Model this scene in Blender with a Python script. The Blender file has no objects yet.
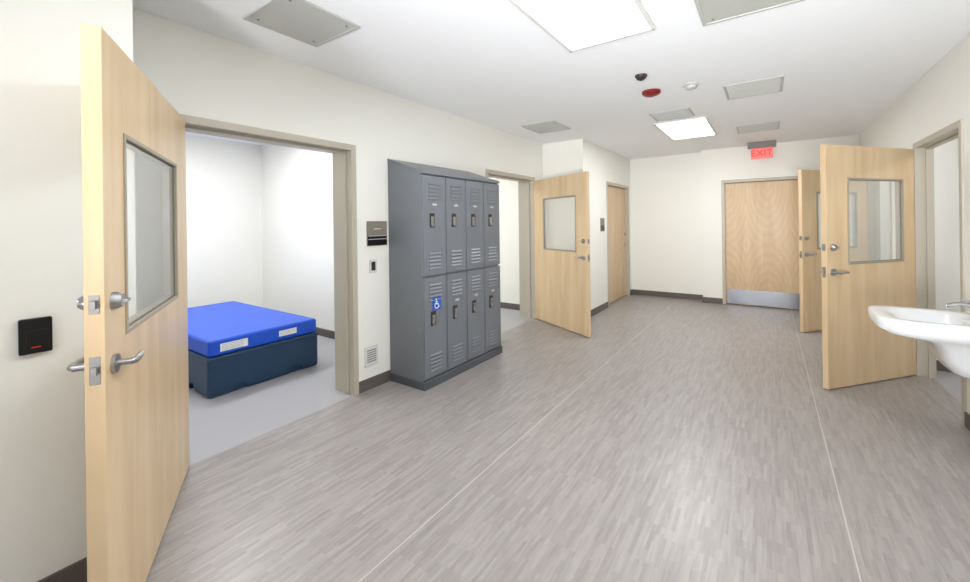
import bpy, bmesh, math, random
from mathutils import Vector, Matrix
random.seed(3)
scene=bpy.context.scene
scene.view_settings.view_transform='Standard'
scene.view_settings.look='None'
scene.view_settings.exposure=0.38
COL=bpy.context.collection
def lin(r,g,b):
    f=lambda c:(c/255/12.92) if c/255<=.04045 else ((c/255+.055)/1.055)**2.4
    return (f(r),f(g),f(b),1)
# ---------------------------------------------------------------- materials
def mat(name,col,rough=.5,metal=0,noise=0,nscale=20,bump=0,emit=0,spec=None):
    m=bpy.data.materials.new(name);m.use_nodes=True
    nt=m.node_tree;p=nt.nodes['Principled BSDF']
    p.inputs['Base Color'].default_value=col
    p.inputs['Roughness'].default_value=rough
    p.inputs['Metallic'].default_value=metal
    if spec is not None: p.inputs['Specular IOR Level'].default_value=spec
    if emit:
        p.inputs['Emission Color'].default_value=col;p.inputs['Emission Strength'].default_value=emit
    if noise or bump:
        tc=nt.nodes.new('ShaderNodeTexCoord');n=nt.nodes.new('ShaderNodeTexNoise')
        n.inputs['Scale'].default_value=nscale;n.inputs['Detail'].default_value=4
        nt.links.new(tc.outputs['Object'],n.inputs['Vector'])
        if noise:
            mx=nt.nodes.new('ShaderNodeMix');mx.data_type='RGBA'
            a=tuple(c*(1-noise) for c in col[:3])+(1,);b=tuple(min(1,c*(1+noise)) for c in col[:3])+(1,)
            mx.inputs['A'].default_value=a;mx.inputs['B'].default_value=b
            nt.links.new(n.outputs['Fac'],mx.inputs['Factor']);nt.links.new(mx.outputs['Result'],p.inputs['Base Color'])
        if bump:
            bp=nt.nodes.new('ShaderNodeBump');bp.inputs['Strength'].default_value=bump;bp.inputs['Distance'].default_value=.002
            nt.links.new(n.outputs['Fac'],bp.inputs['Height']);nt.links.new(bp.outputs['Normal'],p.inputs['Normal'])
    return m
M_wall=mat('wall_paint',lin(242,241,234),.6,noise=.01,nscale=3,bump=.08)
M_room=mat('room_paint',lin(244,243,236),.6,noise=.01,nscale=3)
M_ceil=mat('ceiling_paint',lin(247,249,252),.8,noise=.008,nscale=4)
M_base=mat('vinyl_base',lin(98,90,86),.5,noise=.05)
M_frame=mat('frame_paint',lin(190,183,167),.4,noise=.02)
M_steel=mat('satin_steel',lin(176,176,178),.3,1.0,noise=.03,nscale=60)
M_edge=mat('dull_steel',lin(150,148,145),.5,.7,noise=.05,nscale=60)
M_plate=mat('kick_steel',lin(150,153,158),.25,1.0,noise=.06,nscale=6)
M_bezel=mat('window_bezel',lin(165,154,134),.45,noise=.03)
M_gasket=mat('glazing_gasket',lin(110,104,95),.6,noise=.03)
M_grey=mat('grey_metal',lin(128,126,124),.45,noise=.03)
M_lock=mat('locker_paint',lin(116,120,127),.38,noise=.02,nscale=15)
M_lockd=mat('locker_base',lin(82,86,92),.5,noise=.03)
M_dark=mat('dark_recess',lin(48,38,36),.5,noise=.05)
M_black=mat('black_plastic',lin(16,16,19),.35,noise=.05,spec=.3)
M_white=mat('white_plastic',lin(240,240,238),.4,noise=.01)
M_cer=mat('white_ceramic',lin(240,242,244),.12,noise=.005)
M_blue=mat('mattress_vinyl',lin(6,80,205),.42,noise=.06,nscale=8,bump=.2)
M_navy=mat('navy_polymer',lin(26,56,86),.45,noise=.08,nscale=12)
M_vent=mat('vent_paint',lin(188,189,184),.5,noise=.02)
M_ventf=mat('vent_frame',lin(222,222,218),.5,noise=.01)
M_red=mat('alarm_red',lin(120,26,30),.35,noise=.05)
M_sign=mat('sign_plate',lin(132,124,112),.5,noise=.03)
M_stick=mat('sticker_blue',lin(20,90,185),.4,noise=.02)
M_panel=mat('light_diffuser',(.955,.98,1,1),.5,noise=.003,emit=17)
M_paneld=mat('dim_light_diffuser',(.98,.98,1,1),.5,noise=.003,emit=7)
M_panelr=mat('room_light_diffuser',(.98,.99,1,1),.5,noise=.003,emit=17)
M_exitred=mat('exit_red',lin(235,20,24),.5,noise=.01,emit=.9)
M_exitface=mat('exit_face',lin(240,120,115),.4,noise=.01,emit=.25)
M_led=mat('red_led',lin(200,30,30),.4,noise=.01,emit=.4)
def wood(name,c1,c2,c3,arch=False):
    m=bpy.data.materials.new(name);m.use_nodes=True;nt=m.node_tree;p=nt.nodes['Principled BSDF']
    tc=nt.nodes.new('ShaderNodeTexCoord');mp=nt.nodes.new('ShaderNodeMapping');mp.inputs['Scale'].default_value=(6,6,.6)
    n=nt.nodes.new('ShaderNodeTexNoise');n.inputs['Scale'].default_value=1.6;n.inputs['Detail'].default_value=5;n.inputs['Distortion'].default_value=.6
    mp2=nt.nodes.new('ShaderNodeMapping');mp2.inputs['Scale'].default_value=(140,140,4)
    n2=nt.nodes.new('ShaderNodeTexNoise');n2.inputs['Scale'].default_value=1;n2.inputs['Detail'].default_value=3
    r=nt.nodes.new('ShaderNodeValToRGB');r.color_ramp.elements[0].position=.28;r.color_ramp.elements[0].color=c1
    r.color_ramp.elements[1].position=.72;r.color_ramp.elements[1].color=c3
    e=r.color_ramp.elements.new(.5);e.color=c2
    ad=nt.nodes.new('ShaderNodeMath');ad.operation='MULTIPLY_ADD';ad.inputs[1].default_value=.10;ad.inputs[2].default_value=-.05
    a2=nt.nodes.new('ShaderNodeMath');a2.operation='ADD'
    L=nt.links.new
    L(tc.outputs['Object'],mp.inputs[0]);L(mp.outputs[0],n.inputs['Vector']);L(tc.outputs['Object'],mp2.inputs[0]);L(mp2.outputs[0],n2.inputs['Vector'])
    L(n2.outputs['Fac'],ad.inputs[0]);L(ad.outputs[0],a2.inputs[0]);L(n.outputs['Fac'],a2.inputs[1]);L(a2.outputs[0],r.inputs[0])
    out=r.outputs[0]
    if arch:
        sp=nt.nodes.new('ShaderNodeSeparateXYZ');L(tc.outputs['Object'],sp.inputs[0])
        px=nt.nodes.new('ShaderNodeMath');px.operation='PINGPONG';px.inputs[1].default_value=.305;L(sp.outputs['X'],px.inputs[0])
        pz=nt.nodes.new('ShaderNodeMath');pz.operation='PINGPONG';pz.inputs[1].default_value=1.06;L(sp.outputs['Z'],pz.inputs[0])
        c=nt.nodes.new('ShaderNodeCombineXYZ');mz=nt.nodes.new('ShaderNodeMath');mz.operation='MULTIPLY';mz.inputs[1].default_value=.35
        L(pz.outputs[0],mz.inputs[0]);L(px.outputs[0],c.inputs['X']);L(mz.outputs[0],c.inputs['Z'])
        wv=nt.nodes.new('ShaderNodeTexWave');wv.wave_type='RINGS';wv.rings_direction='SPHERICAL';wv.inputs['Scale'].default_value=6;wv.inputs['Distortion'].default_value=3;wv.inputs['Detail'].default_value=2;wv.inputs['Detail Scale'].default_value=2
        L(c.outputs[0],wv.inputs['Vector'])
        rr_=nt.nodes.new('ShaderNodeValToRGB');rr_.color_ramp.elements[0].color=(.96,.945,.925,1);rr_.color_ramp.elements[1].color=(1.02,1.02,1.02,1);L(wv.outputs['Fac'],rr_.inputs[0])
        mu=nt.nodes.new('ShaderNodeMix');mu.data_type='RGBA';mu.blend_type='MULTIPLY';mu.inputs['Factor'].default_value=1
        L(out,mu.inputs['A']);L(rr_.outputs[0],mu.inputs['B']);out=mu.outputs['Result']
    L(out,p.inputs['Base Color'])
    p.inputs['Roughness'].default_value=.36
    return m
M_wood=wood('maple_veneer',lin(208,179,139),lin(217,190,151),lin(224,199,161))
M_woodf=wood('maple_veneer_closed',lin(207,176,136),lin(214,185,146),lin(220,193,155),arch=True)
def glassmat():
    m=bpy.data.materials.new('clear_glass');m.use_nodes=True;nt=m.node_tree;nt.nodes.clear()
    o=nt.nodes.new('ShaderNodeOutputMaterial');t=nt.nodes.new('ShaderNodeBsdfTransparent');t.inputs[0].default_value=(.95,.97,.95,1)
    df=nt.nodes.new('ShaderNodeBsdfDiffuse');df.inputs[0].default_value=(.93,.94,.92,1)
    m0=nt.nodes.new('ShaderNodeMixShader');m0.inputs[0].default_value=.26
    g=nt.nodes.new('ShaderNodeBsdfGlossy');g.inputs['Roughness'].default_value=.03
    mx=nt.nodes.new('ShaderNodeMixShader');lw=nt.nodes.new('ShaderNodeLayerWeight');lw.inputs[0].default_value=.5
    pw=nt.nodes.new('ShaderNodeMath');pw.operation='POWER';pw.inputs[1].default_value=3.5
    ma=nt.nodes.new('ShaderNodeMath');ma.operation='MULTIPLY_ADD';ma.inputs[1].default_value=.4;ma.inputs[2].default_value=.04
    L=nt.links.new;L(lw.outputs['Facing'],pw.inputs[0]);L(pw.outputs[0],ma.inputs[0])
    L(t.outputs[0],m0.inputs[1]);L(df.outputs[0],m0.inputs[2]);L(ma.outputs[0],mx.inputs[0]);L(m0.outputs[0],mx.inputs[1]);L(g.outputs[0],mx.inputs[2]);L(mx.outputs[0],o.inputs[0])
    return m
M_glass=glassmat()
SE1,SE2=-1.408,.296
def floormat():
    m=bpy.data.materials.new('plank_vinyl');m.use_nodes=True;nt=m.node_tree;p=nt.nodes['Principled BSDF'];L=nt.links.new
    tc=nt.nodes.new('ShaderNodeTexCoord');sp=nt.nodes.new('ShaderNodeSeparateXYZ');cb=nt.nodes.new('ShaderNodeCombineXYZ')
    L(tc.outputs['Object'],sp.inputs[0]);L(sp.outputs['Y'],cb.inputs['X']);L(sp.outputs['X'],cb.inputs['Y'])
    def brick(w,h,off,c1,c2):
        b=nt.nodes.new('ShaderNodeTexBrick');b.inputs['Scale'].default_value=1;b.inputs['Brick Width'].default_value=w;b.inputs['Row Height'].default_value=h
        b.inputs['Mortar Size'].default_value=0;b.inputs['Bias'].default_value=0;b.offset=off;b.offset_frequency=2
        b.inputs['Color1'].default_value=c1;b.inputs['Color2'].default_value=c2;L(cb.outputs[0],b.inputs['Vector']);return b
    b1=brick(.19,.019,.37,lin(138,132,129),lin(164,158,154))
    b2=brick(.12,.0095,.61,lin(142,136,133),lin(162,156,152))
    mx=nt.nodes.new('ShaderNodeMix');mx.data_type='RGBA';mx.inputs['Factor'].default_value=.42
    L(b1.outputs[0],mx.inputs['A']);L(b2.outputs[0],mx.inputs['B'])
    mp=nt.nodes.new('ShaderNodeMapping');mp.inputs['Scale'].default_value=(90,8,1);n=nt.nodes.new('ShaderNodeTexNoise');n.inputs['Scale'].default_value=1;n.inputs['Detail'].default_value=5
    L(tc.outputs['Object'],mp.inputs[0]);L(mp.outputs[0],n.inputs['Vector'])
    r=nt.nodes.new('ShaderNodeValToRGB');r.color_ramp.elements[0].color=(.94,.94,.94,1);r.color_ramp.elements[1].color=(1.05,1.05,1.05,1);r.color_ramp.elements[0].position=.3;r.color_ramp.elements[1].position=.7
    L(n.outputs['Fac'],r.inputs[0])
    mu=nt.nodes.new('ShaderNodeMix');mu.data_type='RGBA';mu.blend_type='MULTIPLY';mu.inputs['Factor'].default_value=1
    L(mx.outputs['Result'],mu.inputs['A']);L(r.outputs[0],mu.inputs['B'])
    L(mu.outputs['Result'],p.inputs['Base Color'])
    p.inputs['Roughness'].default_value=.35
    return m
M_floor=floormat()
M_seam=mat('weld_seam',lin(190,184,180),.4,noise=.02)
M_rfloor=mat('speckled_vinyl',lin(170,169,172),.45,noise=.16,nscale=150)
# ---------------------------------------------------------------- mesh builder
class MB:
    def __init__(s): s.bm=bmesh.new()
    def box(s,x0,x1,y0,y1,z0,z1):
        v=[s.bm.verts.new((x,y,z)) for x in(x0,x1) for y in(y0,y1) for z in(z0,z1)]
        for f in((0,1,3,2),(4,6,7,5),(0,4,5,1),(2,3,7,6),(0,2,6,4),(1,5,7,3)): s.bm.faces.new([v[i] for i in f])
        return s
    def prism(s,pts,axis,a,b):
        def P(p,t): 
            return {'x':(t,p[0],p[1]),'y':(p[0],t,p[1]),'z':(p[0],p[1],t)}[axis]
        A=[s.bm.verts.new(P(p,a)) for p in pts];B=[s.bm.verts.new(P(p,b)) for p in pts];n=len(pts)
        s.bm.faces.new(A);s.bm.faces.new(B[::-1])
        for i in range(n): s.bm.faces.new((A[i],B[i],B[(i+1)%n],A[(i+1)%n]))
        return s
    def tube(s,pts,rad,seg=16,flat=1.0,caps=True):
        pts=[Vector(p) for p in pts];rings=[]
        up0=Vector((0,0,1))
        for i,p in enumerate(pts):
            t=(pts[min(i+1,len(pts)-1)]-pts[max(i-1,0)]).normalized()
            u=up0 if abs(t.z)<.9 else Vector((1,0,0))
            a=t.cross(u).normalized();b=a.cross(t).normalized()
            r=rad[i] if isinstance(rad,(list,tuple)) else rad
            rings.append([s.bm.verts.new(p+a*math.cos(2*math.pi*k/seg)*r*flat+b*math.sin(2*math.pi*k/seg)*r) for k in range(seg)])
        s.loft(rings,caps);return s
    def loft(s,rings,caps=True):
        for A,B in zip(rings,rings[1:]):
            n=len(A)
            for k in range(n): s.bm.faces.new((A[k],A[(k+1)%n],B[(k+1)%n],B[k]))
        if caps: s.bm.faces.new(rings[0][::-1]);s.bm.faces.new(rings[-1])
    def ringv(s,pts): return [s.bm.verts.new(p) for p in pts]
    def obj(s,name,m,parent=None,origin=None,bevel=0,smooth=False,seg=2,local=False):
        bmesh.ops.recalc_face_normals(s.bm,faces=s.bm.faces)
        vs=[v.co for v in s.bm.verts]
        if origin is None:
            lo=Vector((min(v.x for v in vs),min(v.y for v in vs),min(v.z for v in vs)));hi=Vector((max(v.x for v in vs),max(v.y for v in vs),max(v.z for v in vs)))
            origin=Vector(((lo.x+hi.x)/2,(lo.y+hi.y)/2,lo.z))
        origin=Vector(origin)
        for v in s.bm.verts: v.co-=origin
        me=bpy.data.meshes.new(name);s.bm.to_mesh(me);s.bm.free();me.materials.append(m)
        if smooth:
            for p in me.polygons:p.use_smooth=True
            me.set_sharp_from_angle(angle=math.radians(40))
        o=bpy.data.objects.new(name,me);COL.objects.link(o);o.location=origin
        if parent:
            o.parent=parent
            if not local:o.location=origin-parent.location
        if bevel:
            b=o.modifiers.new('bev','BEVEL');b.width=bevel;b.segments=seg;b.limit_method='ANGLE';b.harden_normals=False
        return o
def empty(name,loc,rotz=0):
    e=bpy.data.objects.new(name,None);COL.objects.link(e);e.location=loc;e.rotation_euler=(0,0,rotz);e.empty_display_size=.1;return e
def tag(o,label,cat,group=None):
    o['label']=label;o['category']=cat
    if group:o['group']=group
    return o
def struct(o): o['kind']='structure';return o
def walls(name,boxes,m=M_wall):
    b=MB()
    for x in boxes:b.box(*x)
    return struct(b.obj(name,m))
def text_part(name,s,size,m,parent,loc,rot,depth=.001):
    c=bpy.data.curves.new(name,'FONT');c.body=s;c.size=size;c.extrude=depth;c.align_x='CENTER';c.align_y='CENTER'
    t=bpy.data.objects.new(name+'_tmp',c);COL.objects.link(t)
    bpy.context.view_layer.update()
    me=bpy.data.meshes.new_from_object(t.evaluated_get(bpy.context.evaluated_depsgraph_get()))
    bpy.data.objects.remove(t);me.materials.clear();me.materials.append(m)
    o=bpy.data.objects.new(name,me);COL.objects.link(o);o.rotation_euler=rot;o.parent=parent
    o.location=Vector(loc)-(parent.location if parent else Vector());return o
# ---------------------------------------------------------------- room
XL,XR,H=-2.964,1.142,2.742;XB=-2.287;XN=-2.367;YN=.60;YB=5.888;YF=8.246;YS=8.451;XJ=-.978
T=.25;XLo=XL-T;XRo=XR+.10;DT=2.18;Y0=-2.5;RN=4.30
walls('wall_left',[(XLo,XL,YN,.946,0,H),(XLo,XL,.946,2.266,DT,H),(XLo,XL,2.266,4.27,0,H),(XLo,XL,4.27,5.593,DT,H),(XLo,XL,5.593,YB,0,H)])
walls('wall_near',[(XLo,XN,Y0,YN,0,H)])
walls('wall_alcove',[(XLo,XB,YB,6.1,0,H),(XB-.2,XB,6.1,6.95,0,H),(XB-.2,XB,6.95,8.30,DT,H),(XB-.2,XB,8.30,YS,0,H),(XB-.3,XB-.2,6.1,YS,0,H)])
walls('wall_back',[(XB-.2,XJ,YS,YS+.25,0,H),(XJ,-.667,YF,YS+.25,0,H),(-.667,.653,YF,YS+.25,DT,H),(.653,XRo,YF,YS+.25,0,H),(-.667,.653,YS,YS+.25,0,DT)])
walls('wall_right',[(XR,XRo,Y0,RN,0,H),(XR,XRo,RN,5.467,DT,H),(XR,XRo,5.467,6.34,0,H),(XR,XRo,6.34,7.66,DT,H),(XR,XRo,7.66,YF,0,H)])
XFR=-6.48
walls('wall_bedroom',[(XFR-.2,XFR,.4,3.29,0,H),(XFR,XLo,3.19,3.24,0,H),(XFR,XLo,.4,YN,0,H)],M_room)
walls('wall_side_room',[(XFR-.2,XFR,3.29,6.0,0,H),(XFR,XLo,3.24,3.29,0,H),(XFR,XLo,5.95,6.0,0,H)],M_room)
walls('wall_opposite_rooms',[(3.8,3.95,3.4,8.3,0,H),(XRo,3.8,3.4,3.5,0,H),(XRo,3.8,5.72,5.82,0,H),(XRo,3.8,8.1,8.2,0,H)],M_room)
walls('ceiling',[(-6.7,4,Y0,8.75,H,H+.1)],M_ceil)
b=MB();b.box(XL,XRo,Y0,YS,-.1,0);struct(b.obj('floor',M_floor,origin=(0,0,0)))
walls('floor.001',[(XFR,XL,.4,5.95,-.1,0)],M_rfloor)
walls('floor.002',[(XRo,3.8,3.4,8.2,-.1,0)],M_rfloor)
walls('trim_1',[(SE1-.003,SE1+.003,Y0,YS,0,.0012),(SE2-.003,SE2+.003,Y0,YF,0,.0012)],M_seam)
# baseboards
t=.012;bh=.10
walls('baseboard_left',[(XL,XL+t,YN,.946,0,bh),(XL,XL+t,2.266,4.27,0,bh),(XL,XL+t,5.593,YB,0,bh)],M_base)
walls('baseboard_near',[(XN,XN+t,Y0,YN+t,0,bh),(XL,XN,YN,YN+t,0,bh)],M_base)
walls('baseboard_alcove',[(XL,XB+t,YB-t,YB,0,bh),(XB,XB+t,YB,6.95,0,bh),(XB,XB+t,8.30,YS,0,bh)],M_base)
walls('baseboard_back',[(XB,XJ,YS-t,YS,0,bh),(XJ-t,XJ,YF-t,YS,0,bh),(XJ,-.667,YF-t,YF,0,bh),(.653,XR,YF-t,YF,0,bh)],M_base)
walls('baseboard_right',[(XR-t,XR,Y0,RN,0,bh),(XR-t,XR,5.467,6.34,0,bh),(XR-t,XR,7.66,YF,0,bh)],M_base)
walls('baseboard_bedroom',[(XFR,XFR+t,YN,3.19,0,bh),(XFR,XLo,3.19-t,3.19,0,bh),(XFR,XLo,YN,YN+t,0,bh)],M_base)
walls('baseboard_side_room',[(XFR,XFR+t,3.29,5.95,0,bh),(XFR,XLo,5.95-t,5.95,0,bh)],M_base)
walls('baseboard_opposite_rooms',[(3.8-t,3.8,3.5,8.1,0,bh),(XRo,3.8,5.72-t,5.72,0,bh)],M_base)
# door frames
def frame_y(name,xa,xb,ya,yb,face,flip,st=.11):
    e=.012;w=.05
    lo,hi=min(xa,xb)-e,max(xa,xb)+e
    b=MB();b.box(lo,hi,ya,ya+w,0,DT);b.box(lo,hi,yb-w,yb,0,DT);b.box(lo,hi,ya+w,yb-w,DT-w,DT)
    s0=face-st*flip;s1=face-.06*flip
    l,h=min(s0,s1),max(s0,s1)
    b.box(l,h,ya+w,ya+w+.016,0,DT-w);b.box(l,h,yb-w-.016,yb-w,0,DT-w);b.box(l,h,ya+w+.016,yb-w-.016,DT-w-.016,DT-w)
    return struct(b.obj(name,M_frame,bevel=.002,seg=1))
frame_y('trim_2',XLo,XL,.946,2.266,XL,1)
frame_y('trim_3',XLo,XL,4.27,5.593,XL,1)
frame_y('trim_4',XB-.19,XB,6.95,8.30,XB,1)
frame_y('trim_5',XR,XRo,RN,5.467,XR,-1)
frame_y('trim_6',XR,XRo,6.34,7.66,XR,-1)
b=MB();b.box(-.667,-.617,YF-.012,YF+.15,0,DT);b.box(.603,.653,YF-.012,YF+.15,0,DT);b.box(-.617,.603,YF-.012,YF+.15,DT-.05,DT);struct(b.obj('trim_7',M_frame,bevel=.002,seg=1))
# ---------------------------------------------------------------- doors
DH=2.125
def lever_set(root,W,y,s,k,reach=.0):
    x=W-.07
    b=MB();b.tube([(x,y,1.02),(x,y+s*.012,1.02)],.032,24);b.tube([(x,y+s*.01,1.02),(x,y+s*.052,1.02)],.011,14)
    b.tube([(x,y+s*.046,1.02),(x-.012,y+s*.057,1.02),(x-.04,y+s*.058,1.022),(x-.08,y+s*.055,1.022),(x-.115,y+s*.049,1.018),(x-.128,y+s*.043,1.016)],[.011,.012,.011,.010,.009,.006],14)
    o=b.obj('lever_handle',M_steel,root,smooth=True,local=True);o['label']='satin steel lever handle'
    b=MB();b.tube([(x,y,1.235),(x,y+s*.014,1.235),(x,y+s*.028,1.235)],[.030,.029,.022],24)
    if k=='turn': b.box(x-.018,x+.018,min(y+s*.026,y+s*.045),max(y+s*.026,y+s*.045),1.230,1.240)
    else: b.tube([(x,y+s*.02,1.235),(x,y+s*.034,1.235)],.017,20)
    o=b.obj('deadbolt',M_steel,root,smooth=True,local=True);o['label']='round steel deadbolt trim'
def door(name,hinge,dirv,W,side,win,label,m=M_wood,kick=False,lever=True,z0=.012,top=2.125,th=.045):
    ang=math.atan2(dirv[1],dirv[0]);root=empty(name,(hinge[0],hinge[1],0),ang);struct(root);tag(root,label,'door')
    y0,y1=(-th,0) if side>0 else (0,th)
    DH=top
    bm=MB();B=bm.bm
    if win:
        xs=[0,win[0],win[1],W];zs=[z0,win[2],win[3],DH]
    else: xs=[0,W];zs=[z0,DH]
    V={}
    for yi,y in enumerate((y0,y1)):
        for i,x in enumerate(xs):
            for j,z in enumerate(zs):V[yi,i,j]=B.verts.new((x,y,z))
    nx,nz=len(xs)-1,len(zs)-1
    for i in range(nx):
        for j in range(nz):
            if win and i==1 and j==1:continue
            for yi in(0,1):B.faces.new([V[yi,i,j],V[yi,i+1,j],V[yi,i+1,j+1],V[yi,i,j+1]])
    for i in range(nx):
        for j in(0,nz):B.faces.new([V[0,i,j],V[0,i+1,j],V[1,i+1,j],V[1,i,j]])
    for j in range(nz):
        for i in(0,nx):B.faces.new([V[0,i,j],V[0,i,j+1],V[1,i,j+1],V[1,i,j]])
    if win:
        for a,c in(((1,1),(2,1)),((2,1),(2,2)),((2,2),(1,2)),((1,2),(1,1))):B.faces.new([V[0,a[0],a[1]],V[0,c[0],c[1]],V[1,c[0],c[1]],V[1,a[0],a[1]]])
    bm.obj('door_leaf',m,root,origin=(0,0,0),bevel=.0015,seg=1,local=True)
    if win:
        a,c,d,e=win;g=.006;o=.011;i=.006
        b=MB();b.box(a-o,a+i,y0-g,y1+g,d-o,e+o);b.box(c-i,c+o,y0-g,y1+g,d-o,e+o);b.box(a+i,c-i,y0-g,y1+g,d-o,d+i);b.box(a+i,c-i,y0-g,y1+g,e-i,e+o)
        b.obj('window_frame',M_bezel,root,bevel=.002,seg=1,local=True)
        yg=y1-.010 if side>0 else y0+.010
        b=MB();k=i+.004;ya,yb=yg-.004,yg+.004
        b.box(a+i,a+k,ya,yb,d+i,e-i);b.box(c-k,c-i,ya,yb,d+i,e-i);b.box(a+k,c-k,ya,yb,d+i,d+k);b.box(a+k,c-k,ya,yb,e-k,e-i)
        b.obj('glazing_gasket',M_gasket,root,local=True)['label']='thin dark glazing gasket'
        b=MB();vv=b.ringv([(a+i,yg,d+i),(c-i,yg,d+i),(c-i,yg,e-i),(a+i,yg,e-i)]);b.bm.faces.new(vv);b.obj('glass_pane',M_glass,root,local=True)
    if lever:
        lever_set(root,W,y1,1,'turn' if side>0 else 'cyl');lever_set(root,W,y0,-1,'cyl' if side>0 else 'turn')
        b=MB();ym=(y0+y1)/2
        for z in(1.02,1.235):
            b.box(W-.001,W+.002,ym-.014,ym+.014,z-.045 if z<1.1 else z-.03,z+.045 if z<1.1 else z+.03)
            b.box(W+.001,W+.014,ym-.007,ym+.007,z-.013,z+.013)
        b.obj('latch_plate',M_edge,root,bevel=.001,seg=1,local=True)
    if kick:
        ky=(y1,y1+.002) if side>0 else (y0-.002,y0)
        b=MB();b.box(.02,W-.02,ky[0],ky[1],.02,.27);b.obj('kick_plate',M_plate,root,local=True)['label']='brushed steel kick plate'
    for z in(.25,1.07,1.87):
        yy=y1+.006 if side<0 else y0-.006
        b=MB();b.tube([(0,yy,z-.055),(0,yy,z+.055)],.008,12);b.box(.0,.03,min(yy,(y1 if side<0 else y0)),max(yy,(y1 if side<0 else y0)),z-.05,z+.05)
        b.obj('hinge',M_steel,root,smooth=True,local=True)
    return root
def nrm(x,y):
    l=math.hypot(x,y);return (x/l,y/l)
door('door_1',(XL+.014,.996),nrm(.882,-.472),1.325,1,(.29,1.12,1.10,1.825),'open maple door with square vision window and steel lever',top=2.145,th=.052)
door('door_2',(XL+.014,5.543),nrm(1.122,-.606),1.205,-1,(.25,.98,1.09,1.83),'open maple door with vision window beside grey lockers')
door('door_3',(XB-.052,7.0),(0,1),1.25,-1,None,'closed plain maple door in side wall recess',M_woodf)
d4=door('door_4',(.603,YF+.05),(-1,0),1.22,1,None,'closed maple door with steel kick plate under exit sign',M_woodf,kick=True,lever=False)
door('door_5',(XR-.014,5.417),nrm(-.768,-.944),1.135,1,(.17,.87,1.09,1.83),'open maple door with vision window near white sink')
door('door_6',(XR-.014,7.61),nrm(-.768,-.944),1.21,1,(.21,.94,1.09,1.83),'open maple door with vision window near far end')
# ---------------------------------------------------------------- lockers
LX,LY0,LY1=-2.513,2.631,3.885
L=empty('locker_bank',(-2.74,3.258,0));tag(L,'grey metal eight-door locker bank with sloping top','locker')
xb=XL+.003;fx=LX-.02
b=MB();b.prism([(xb,.07),(fx,.07),(fx,1.94),(xb,2.085)],'y',LY0,LY1);b.obj('body',M_lock,L,bevel=.003,seg=1)
b=MB();b.prism([(xb,1.95+.14),(xb,1.965+.145),(LX+.006,1.958),(LX+.006,1.935),(fx,1.935)][::-1],'y',LY0-.004,LY1+.004);b.obj('sloping_top',M_lock,L,bevel=.002,seg=1)
b=MB();b.box(xb,LX+.012,LY0-.012,LY1+.012,0,.075);b.obj('base',M_lockd,L,bevel=.003,seg=1)
cw=(LY1-LY0)/4
for c in range(4):
    for tier in range(2):
        z0=.09+tier*.925;z1=z0+.905;ya=LY0+c*cw+.006;yb=LY0+(c+1)*cw-.006
        b=MB();b.box(fx+.001,LX,ya,yb,z0,z1)
        ym=(ya+yb)/2
        for zc in ([z1-.07-.034*k for k in range(5)]+[z0+.06+.034*k for k in range(5)]):
            b.prism([(LX-.001,zc+.012),(LX+.008,zc-.006),(LX+.008,zc-.009),(LX-.001,zc-.009)],'y',ym-.08,ym+.08)
        b.box(LX-.001,LX+.004,ya,ya+.012,z0,z1);b.box(LX-.001,LX+.004,yb-.012,yb,z0,z1)
        D=b.obj('locker_door',M_lock,L,bevel=.0015,seg=1)
        zh=z0+.50 if tier else z0+.53
        hy=ya+.115
        def sub(bb,n,m,lab=None,bev=0):
            o=bb.obj(n,m,None,bevel=bev,seg=1);w=o.location.copy();o.parent=D;o.location=w-L.location-D.location
            if lab:o['label']=lab
            return o
        b=MB();b.box(LX,LX+.003,hy-.034,hy+.034,zh-.065,zh+.065);sub(b,'latch_recess',M_dark,'dark recessed latch pocket',.002)
        b=MB();b.box(LX+.003,LX+.012,hy-.020,hy+.020,zh-.045,zh+.035);b.tube([(LX+.003,hy,zh-.04),(LX+.014,hy,zh-.04)],.020,14);sub(b,'latch_handle',M_steel,'steel lift latch',.002)
        b=MB();b.box(LX,LX+.003,ym-.03,ym+.03,z1-.27,z1-.25);sub(b,'number_plate',M_vent,'small pale blank number plate')
        if c==0 and tier==0:
            yc=ym+.01;zc=zh+.13
            b=MB();b.box(LX+.003,LX+.005,yc-.06,yc+.06,zc-.06,zc+.06);sub(b,'access_sticker',M_stick,'blue wheelchair access sticker',.001)
            b=MB();X=LX+.0065
            b.tube([(X-.0015,yc-.01,zc+.038),(X,yc-.01,zc+.038)],.009,16)
            def seg(p,q,w=.005):
                (a1,b1),(a2,b2)=p,q;dx,dy=nrm(a2-a1,b2-b1);nx_,ny_=-dy*w,dx*w
                b.prism([(yc+a1+nx_,zc+b1+ny_),(yc+a1-nx_,zc+b1-ny_),(yc+a2-nx_,zc+b2-ny_),(yc+a2+nx_,zc+b2+ny_)],'x',X-.0015,X)
            seg((-.01,.03),(-.008,-.004));seg((-.009,.014),(.014,.014),.0035);seg((-.01,-.004),(.018,-.004));seg((.018,-.004),(.028,-.034));seg((.026,-.034),(.036,-.03),.0035)
            pts=[(-.002+.027*math.cos(a),-.016+.027*math.sin(a)) for a in [math.radians(110+k*20) for k in range(12)]]
            for p,q in zip(pts,pts[1:]):seg(p,q,.004)
            sub(b,'wheelchair_symbol',M_white,'white wheelchair symbol')
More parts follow.
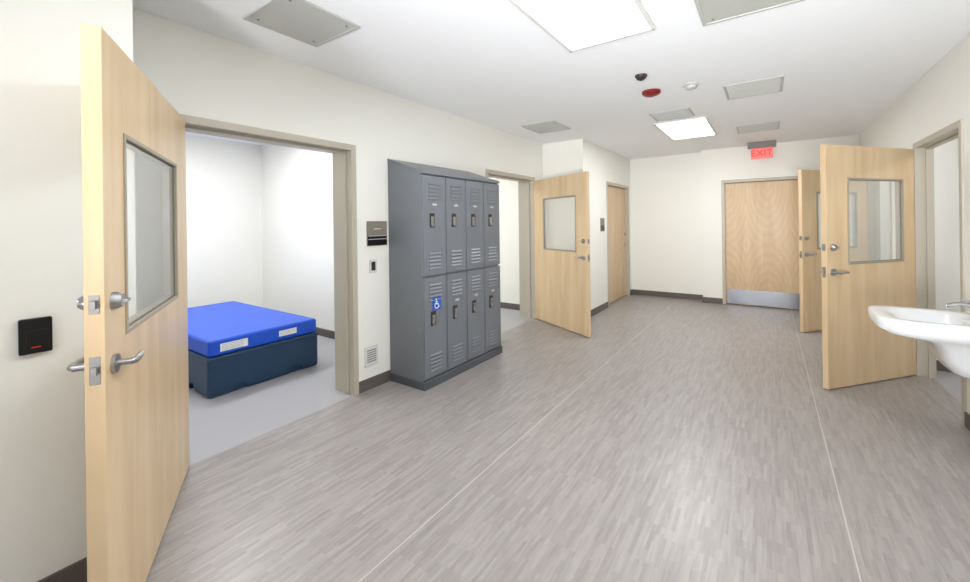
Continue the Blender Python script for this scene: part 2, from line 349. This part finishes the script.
# ---------------------------------------------------------------- bed
BX0,BX1,BY0,BY1=-5.87,-3.93,1.469,2.505
B=empty('bed',((BX0+BX1)/2,(BY0+BY1)/2,0));tag(B,'navy moulded plastic bed base on pale floor','bed')
b=MB();b.box(BX0,BX1,BY0,BY1,0,.35);base=b.obj('bed_base',M_navy,B)
bv=base.modifiers.new('bev','BEVEL');bv.width=.03;bv.segments=3;bv.limit_method='ANGLE'
b=MB()
def arch(c,w,h):
    return [(c-w/2,-.05),(c+w/2,-.05)]+[(c+w/2*math.cos(a),h*math.sin(a)) for a in [math.radians(k*12) for k in range(16)]]
for c in(BY0+.25,BY1-.25): b.prism(arch(c,.15,.075),'x',BX1-.035,BX1+.05)
for c in [BX0+.3,BX0+.95,BX1-.35]: b.prism(arch(c,.15,.075),'y',BY0-.05,BY0+.035)
cut=b.obj('cutter',M_navy);bo=base.modifiers.new('b','BOOLEAN');bo.object=cut;bo.operation='DIFFERENCE'
bpy.context.view_layer.update()
me=bpy.data.meshes.new_from_object(base.evaluated_get(bpy.context.evaluated_depsgraph_get()))
base.modifiers.clear();base.data=me;bpy.data.objects.remove(cut)
b=MB();b.box(BX0+.005,BX1+.004,BY0-.004,BY1+.004,.315,.352);b.obj('base_rim',M_navy,B,bevel=.012,seg=2)
MT=empty('mattress',((BX0+BX1)/2,(BY0+BY1)/2,.352));tag(MT,'bright blue vinyl mattress on navy bed base','mattress')
b=MB();b.box(BX0+.03,BX1-.012,BY0+.01,BY1-.01,.352,.495);b.obj('mattress_cover',M_blue,MT,bevel=.022,seg=4)
def lab(y0,y1,z0,z1):
    b=MB();b.box(BX1-.0125,BX1-.0105,y0,y1,z0,z1);b.obj('mattress_label',M_white,MT)['label']='white printed care label'
    b=MB()
    n=int((z1-z0)/.014)
    for k in range(n):
        zz=z1-.012-k*.014
        b.box(BX1-.0105,BX1-.0100,y0+.012,y1-.012-random.random()*.05,zz-.0012,zz+.0012)
    b.obj('label_print',M_grey,MT)
lab(BY0+.10,BY0+.33,.385,.455);lab(BY0+.62,BY0+.80,.395,.45)
# ---------------------------------------------------------------- sink
SY=3.80
S=empty('wall_sink',(XR-.28,SY,.8));tag(S,'white ceramic wall-mounted sink beside open doorway','sink')
def ring(bld,x0,x1,w,z,e,n=72):
    pts=[]
    for k in range(n):
        a=2*math.pi*k/n;c,s_=math.cos(a),math.sin(a);r=1/((abs(c)**e+abs(s_)**e)**(1/e));pts.append((c*r,s_*r))
    return bld.ringv([((x0+x1)/2+px*(x1-x0)/2,SY+py*w,z) for px,py in pts])
b=MB()
R=[ring(b,XR-.19,XR-.002,.15,.51,5),ring(b,XR-.225,XR-.002,.17,.53,5),ring(b,XR-.265,XR-.002,.195,.60,5),ring(b,XR-.295,XR-.002,.215,.675,5),ring(b,XR-.335,XR-.002,.235,.712,5),ring(b,XR-.40,XR-.002,.252,.730,5),
   ring(b,XR-.49,XR-.002,.270,.742,5),ring(b,XR-.535,XR-.002,.279,.754,5),ring(b,XR-.556,XR-.002,.285,.772,5),ring(b,XR-.563,XR-.002,.288,.834,5),ring(b,XR-.558,XR-.003,.285,.843,5),
   ring(b,XR-.548,XR-.008,.276,.846,5),ring(b,XR-.48,XR-.15,.215,.842,3),ring(b,XR-.465,XR-.16,.20,.833,2.8),ring(b,XR-.42,XR-.17,.165,.79,2.4),ring(b,XR-.33,XR-.20,.10,.763,2.1),ring(b,XR-.28,XR-.24,.03,.76,2)]
b.loft(R);b.obj('basin',M_cer,S,smooth=True)
fxp=XR-.085
b=MB();b.tube([(fxp,SY,.838),(fxp,SY,.858)],[.03,.028],20);b.tube([(fxp,SY,.85),(fxp,SY,.91),(fxp-.02,SY,.93),(fxp-.08,SY,.935),(fxp-.125,SY,.92),(fxp-.13,SY,.90)],[.019,.018,.016,.013,.012,.012],16)
b.tube([(fxp,SY,.91),(fxp+.005,SY,.94)],[.017,.014],14);b.tube([(fxp+.01,SY,.94),(fxp-.02,SY,.955),(fxp-.07,SY,.965)],[.009,.009,.006],12)
b.obj('faucet',M_steel,S,smooth=True)['label']='chrome single-lever faucet'
b=MB();b.tube([(XR-.26,SY,.759),(XR-.26,SY,.766)],[.022,.026],20);b.obj('drain',M_steel,S,smooth=True)
b=MB();b.tube([(XR-.10,SY,.52),(XR-.10,SY,.42),(XR-.085,SY,.39),(XR-.05,SY,.38),(XR-.001,SY,.38)],.018,14);b.obj('drain_pipe',M_steel,S,smooth=True)
# ---------------------------------------------------------------- ceiling fixtures
def troffer(x0,x1,y0,y1,label,m=M_panel):
    e=empty('ceiling_light',((x0+x1)/2,(y0+y1)/2,H-.02));tag(e,label,'ceiling light','recessed ceiling light panels')
    w=.03;b=MB();b.box(x0-w,x0,y0-w,y1+w,H-.018,H-.0005);b.box(x1,x1+w,y0-w,y1+w,H-.018,H-.0005);b.box(x0,x1,y0-w,y0,H-.018,H-.0005);b.box(x0,x1,y1,y1+w,H-.018,H-.0005)
    b.obj('light_frame',M_ventf,e,bevel=.003,seg=1)
    b=MB();b.box(x0,x1,y0,y1,H-.010,H-.001);b.obj('diffuser',m,e)
    for (sx,sy) in((x0-.015,y0-.015),(x1+.015,y0-.015),(x0-.015,y1+.015),(x1+.015,y1+.015)):
        b=MB();b.tube([(sx,sy,H-.021),(sx,sy,H-.017)],.006,8);b.obj('screw',M_grey,e)
troffer(-1.15,-.61,1.60,2.77,'glowing rectangular white light panel in ceiling')
troffer(-1.17,-.62,5.57,6.75,'glowing light panel next to ceiling vent')
troffer(-1.17,-.57,-1.9,-.7,'glowing rectangular white light panel in ceiling',M_paneld)
troffer(-5.2,-4.6,1.3,2.5,'glowing bedroom ceiling light panel',M_panelr)
troffer(-5.0,-4.4,4.0,5.2,'glowing side room ceiling light panel',M_panelr)
troffer(2.2,2.8,4.0,5.2,'glowing ceiling light panel in facing room',M_paneld)
troffer(2.2,2.8,6.3,7.5,'glowing ceiling light panel in facing room',M_paneld)
def vent(x0,x1,y0,y1,label,kind):
    e=empty('ceiling_vent' if kind else 'access_panel',((x0+x1)/2,(y0+y1)/2,H-.02));tag(e,label,'vent' if kind else 'access panel')
    w=.022;b=MB();zz=H-.0005
    b.box(x0,x0+w,y0,y1,H-.012,zz);b.box(x1-w,x1,y0,y1,H-.012,zz);b.box(x0+w,x1-w,y0,y0+w,H-.012,zz);b.box(x0+w,x1-w,y1-w,y1,H-.012,zz);b.obj('vent_frame',M_vent,e,bevel=.002,seg=1)
    b=MB();b.box(x0+w,x1-w,y0+w,y1-w,H-.007,zz)
    if kind:
        y=y0+w+.01
        while y<y1-w-.01:
            b.box(x0+w,x1-w,y,y+.006,H-.011,H-.006);y+=.02
    b.obj('vent_grille' if kind else 'panel_door',M_vent,e)
    if not kind:
        for sx in(x0+w+.04,x1-w-.04):
            for sy in (y0+w+.04,y1-w-.04):
                b=MB();b.tube([(sx,sy,H-.011),(sx,sy,H-.006)],.008,12);b.obj('screw',M_grey,e)
vent(-2.58,-2.10,1.17,1.66,'grey square ceiling access panel near doorway',0)
vent(-.33,.19,2.38,2.95,'grey square ceiling access panel beside light',0)
vent(-2.62,-2.16,4.6,5.13,'grey louvred ceiling vent above open door',1)
vent(-.33,.13,4.4,4.91,'grey louvred ceiling vent',1)
vent(-1.13,-.70,5.0,5.42,'pale louvred ceiling vent beside light panel',1)
vent(-.34,.14,6.42,6.92,'small grey louvred ceiling vent near exit sign',1)
def disc(name,x,y,rs,m,label,cat):
    b=MB();b.tube([(x,y,H-h) for h,r in rs],[r for h,r in rs],28);o=b.obj(name,m,None,smooth=True,origin=(x,y,H));tag(o,label,cat);return o
disc('fire_strobe',-.915,4.155,[(0,.085),(.02,.085),(.035,.07),(.05,.03)],M_red,'dark red round fire alarm strobe on ceiling','fire alarm')
disc('dome_camera',-.885,3.646,[(0,.05),(.01,.05),(.03,.038),(.045,.015)],M_dark,'small dark dome camera on ceiling','camera')
disc('smoke_detector',-.57,4.17,[(0,.065),(.012,.065),(.018,.05),(.04,.045),(.045,.03)],M_vent,'white round smoke detector on ceiling','smoke detector')
# exit sign
EX,EY=-.07,7.93
E=empty('exit_sign',(EX,EY,H-.30));tag(E,'red lit exit sign hanging from ceiling','exit sign')
b=MB();b.box(EX-.19,EX+.19,EY-.04,EY+.04,H-.10,H-.001);b.obj('canopy',M_grey,E,bevel=.004,seg=1)
b=MB();b.box(EX-.145,EX+.145,EY-.006,EY+.006,H-.275,H-.10);b.obj('sign_panel',M_exitface,E,bevel=.003,seg=1)
text_part('sign_letters','EXIT',.145,M_exitred,E,(EX,EY-.0075,H-.187),(math.pi/2,0,0))
# ---------------------------------------------------------------- wall devices
P=empty('room_sign',(XL,2.49,1.29));tag(P,'taupe and black room sign plaque beside doorway','sign')
b=MB();b.box(XL+.0005,XL+.012,2.375,2.605,1.29,1.515);b.obj('back_plate',M_sign,P,bevel=.002,seg=1)
b=MB();b.box(XL+.011,XL+.015,2.38,2.60,1.295,1.385);b.obj('insert',M_black,P)['label']='black name insert'
b=MB();b.box(XL+.0145,XL+.0155,2.385,2.595,1.378,1.383);b.box(XL+.0145,XL+.0155,2.385,2.595,1.347,1.352);b.box(XL+.011,XL+.0145,2.45,2.53,1.44,1.447);b.obj('sign_line',M_ventf,P)
P=empty('light_switch',(XL,2.44,1.05));tag(P,'white light switch plate with dark rocker','light switch')
b=MB();b.box(XL+.0005,XL+.007,2.40,2.485,1.045,1.165);b.obj('switch_plate',M_ventf,P,bevel=.002,seg=1)
b=MB();b.box(XL+.007,XL+.012,2.42,2.465,1.065,1.145);b.obj('rocker',M_dark,P,bevel=.002,seg=1)
P=empty('wall_vent',(XL,2.40,.2));tag(P,'small white louvred wall vent above baseboard','vent')
b=MB();b.box(XL+.0005,XL+.014,2.33,2.48,.215,.385);b.obj('vent_plate',M_ventf,P,bevel=.003,seg=1)
b=MB()
for k in range(6): b.box(XL+.014,XL+.0165,2.355,2.455,.245+k*.02,.254+k*.02)
b.obj('louvre',M_grey,P)
P=empty('card_reader',(XN,.288,1.0));tag(P,'black card reader on cream wall','card reader')
b=MB();b.box(XN+.0005,XN+.022,.243,.333,.998,1.135);b.obj('reader_body',M_black,P,bevel=.006,seg=3)
b=MB();b.box(XN+.022,XN+.0235,.262,.314,1.03,1.09);b.obj('reader_face',M_black,P)
b=MB();b.box(XN+.0218,XN+.0235,.275,.301,1.022,1.025);b.obj('status_light',M_led,P)
P=empty('room_sign',(XB,6.70,1.35));tag(P,'small dark room sign beside closed door','sign')
b=MB();b.box(XB+.0005,XB+.012,6.62,6.80,1.32,1.54);b.obj('back_plate',M_sign,P,bevel=.002,seg=1)
b=MB();b.box(XB+.012,XB+.015,6.63,6.79,1.33,1.42);b.obj('insert',M_black,P)
# ---------------------------------------------------------------- world, lamps, camera
w=bpy.data.worlds.new('world');scene.world=w;w.use_nodes=True
w.node_tree.nodes['Background'].inputs[0].default_value=(.97,.985,1,1);w.node_tree.nodes['Background'].inputs[1].default_value=.25
def lamp(loc,target,sx,sy,e,col=(.96,.98,1),spread=90):
    l=bpy.data.lights.new('added_fill','AREA');l.shape='RECTANGLE';l.size=sx;l.size_y=sy;l.energy=e;l.color=col;l.spread=math.radians(spread)
    o=bpy.data.objects.new('added_fill_lamp',l);COL.objects.link(o);o.location=loc
    o.rotation_euler=(Vector(target)-Vector(loc)).to_track_quat('-Z','Y').to_euler();return o
# added fill light behind the camera, not a fixture; brightens the hall ceiling
lamp((-.1,-2.2,.9),(-.5,4.2,3.6),1.6,1.0,58,spread=70)
cd=bpy.data.cameras.new('camera');cd.sensor_width=36;cd.lens=404.788/970*36;cd.shift_y=-(291-223.07)/970;cd.clip_start=.02
cam=bpy.data.objects.new('camera',cd);COL.objects.link(cam)
yaw=.610;phi=.013
r0=Vector((math.cos(yaw),math.sin(yaw),0));u0=Vector((0,0,1));bk=Vector((math.sin(yaw),-math.cos(yaw),0))
rr=r0*math.cos(phi)-u0*math.sin(phi);uu=u0*math.cos(phi)+r0*math.sin(phi)
mm=Matrix((rr,uu,bk)).transposed().to_4x4();mm.translation=Vector((0,0,1.484));cam.matrix_world=mm
scene.camera=cam
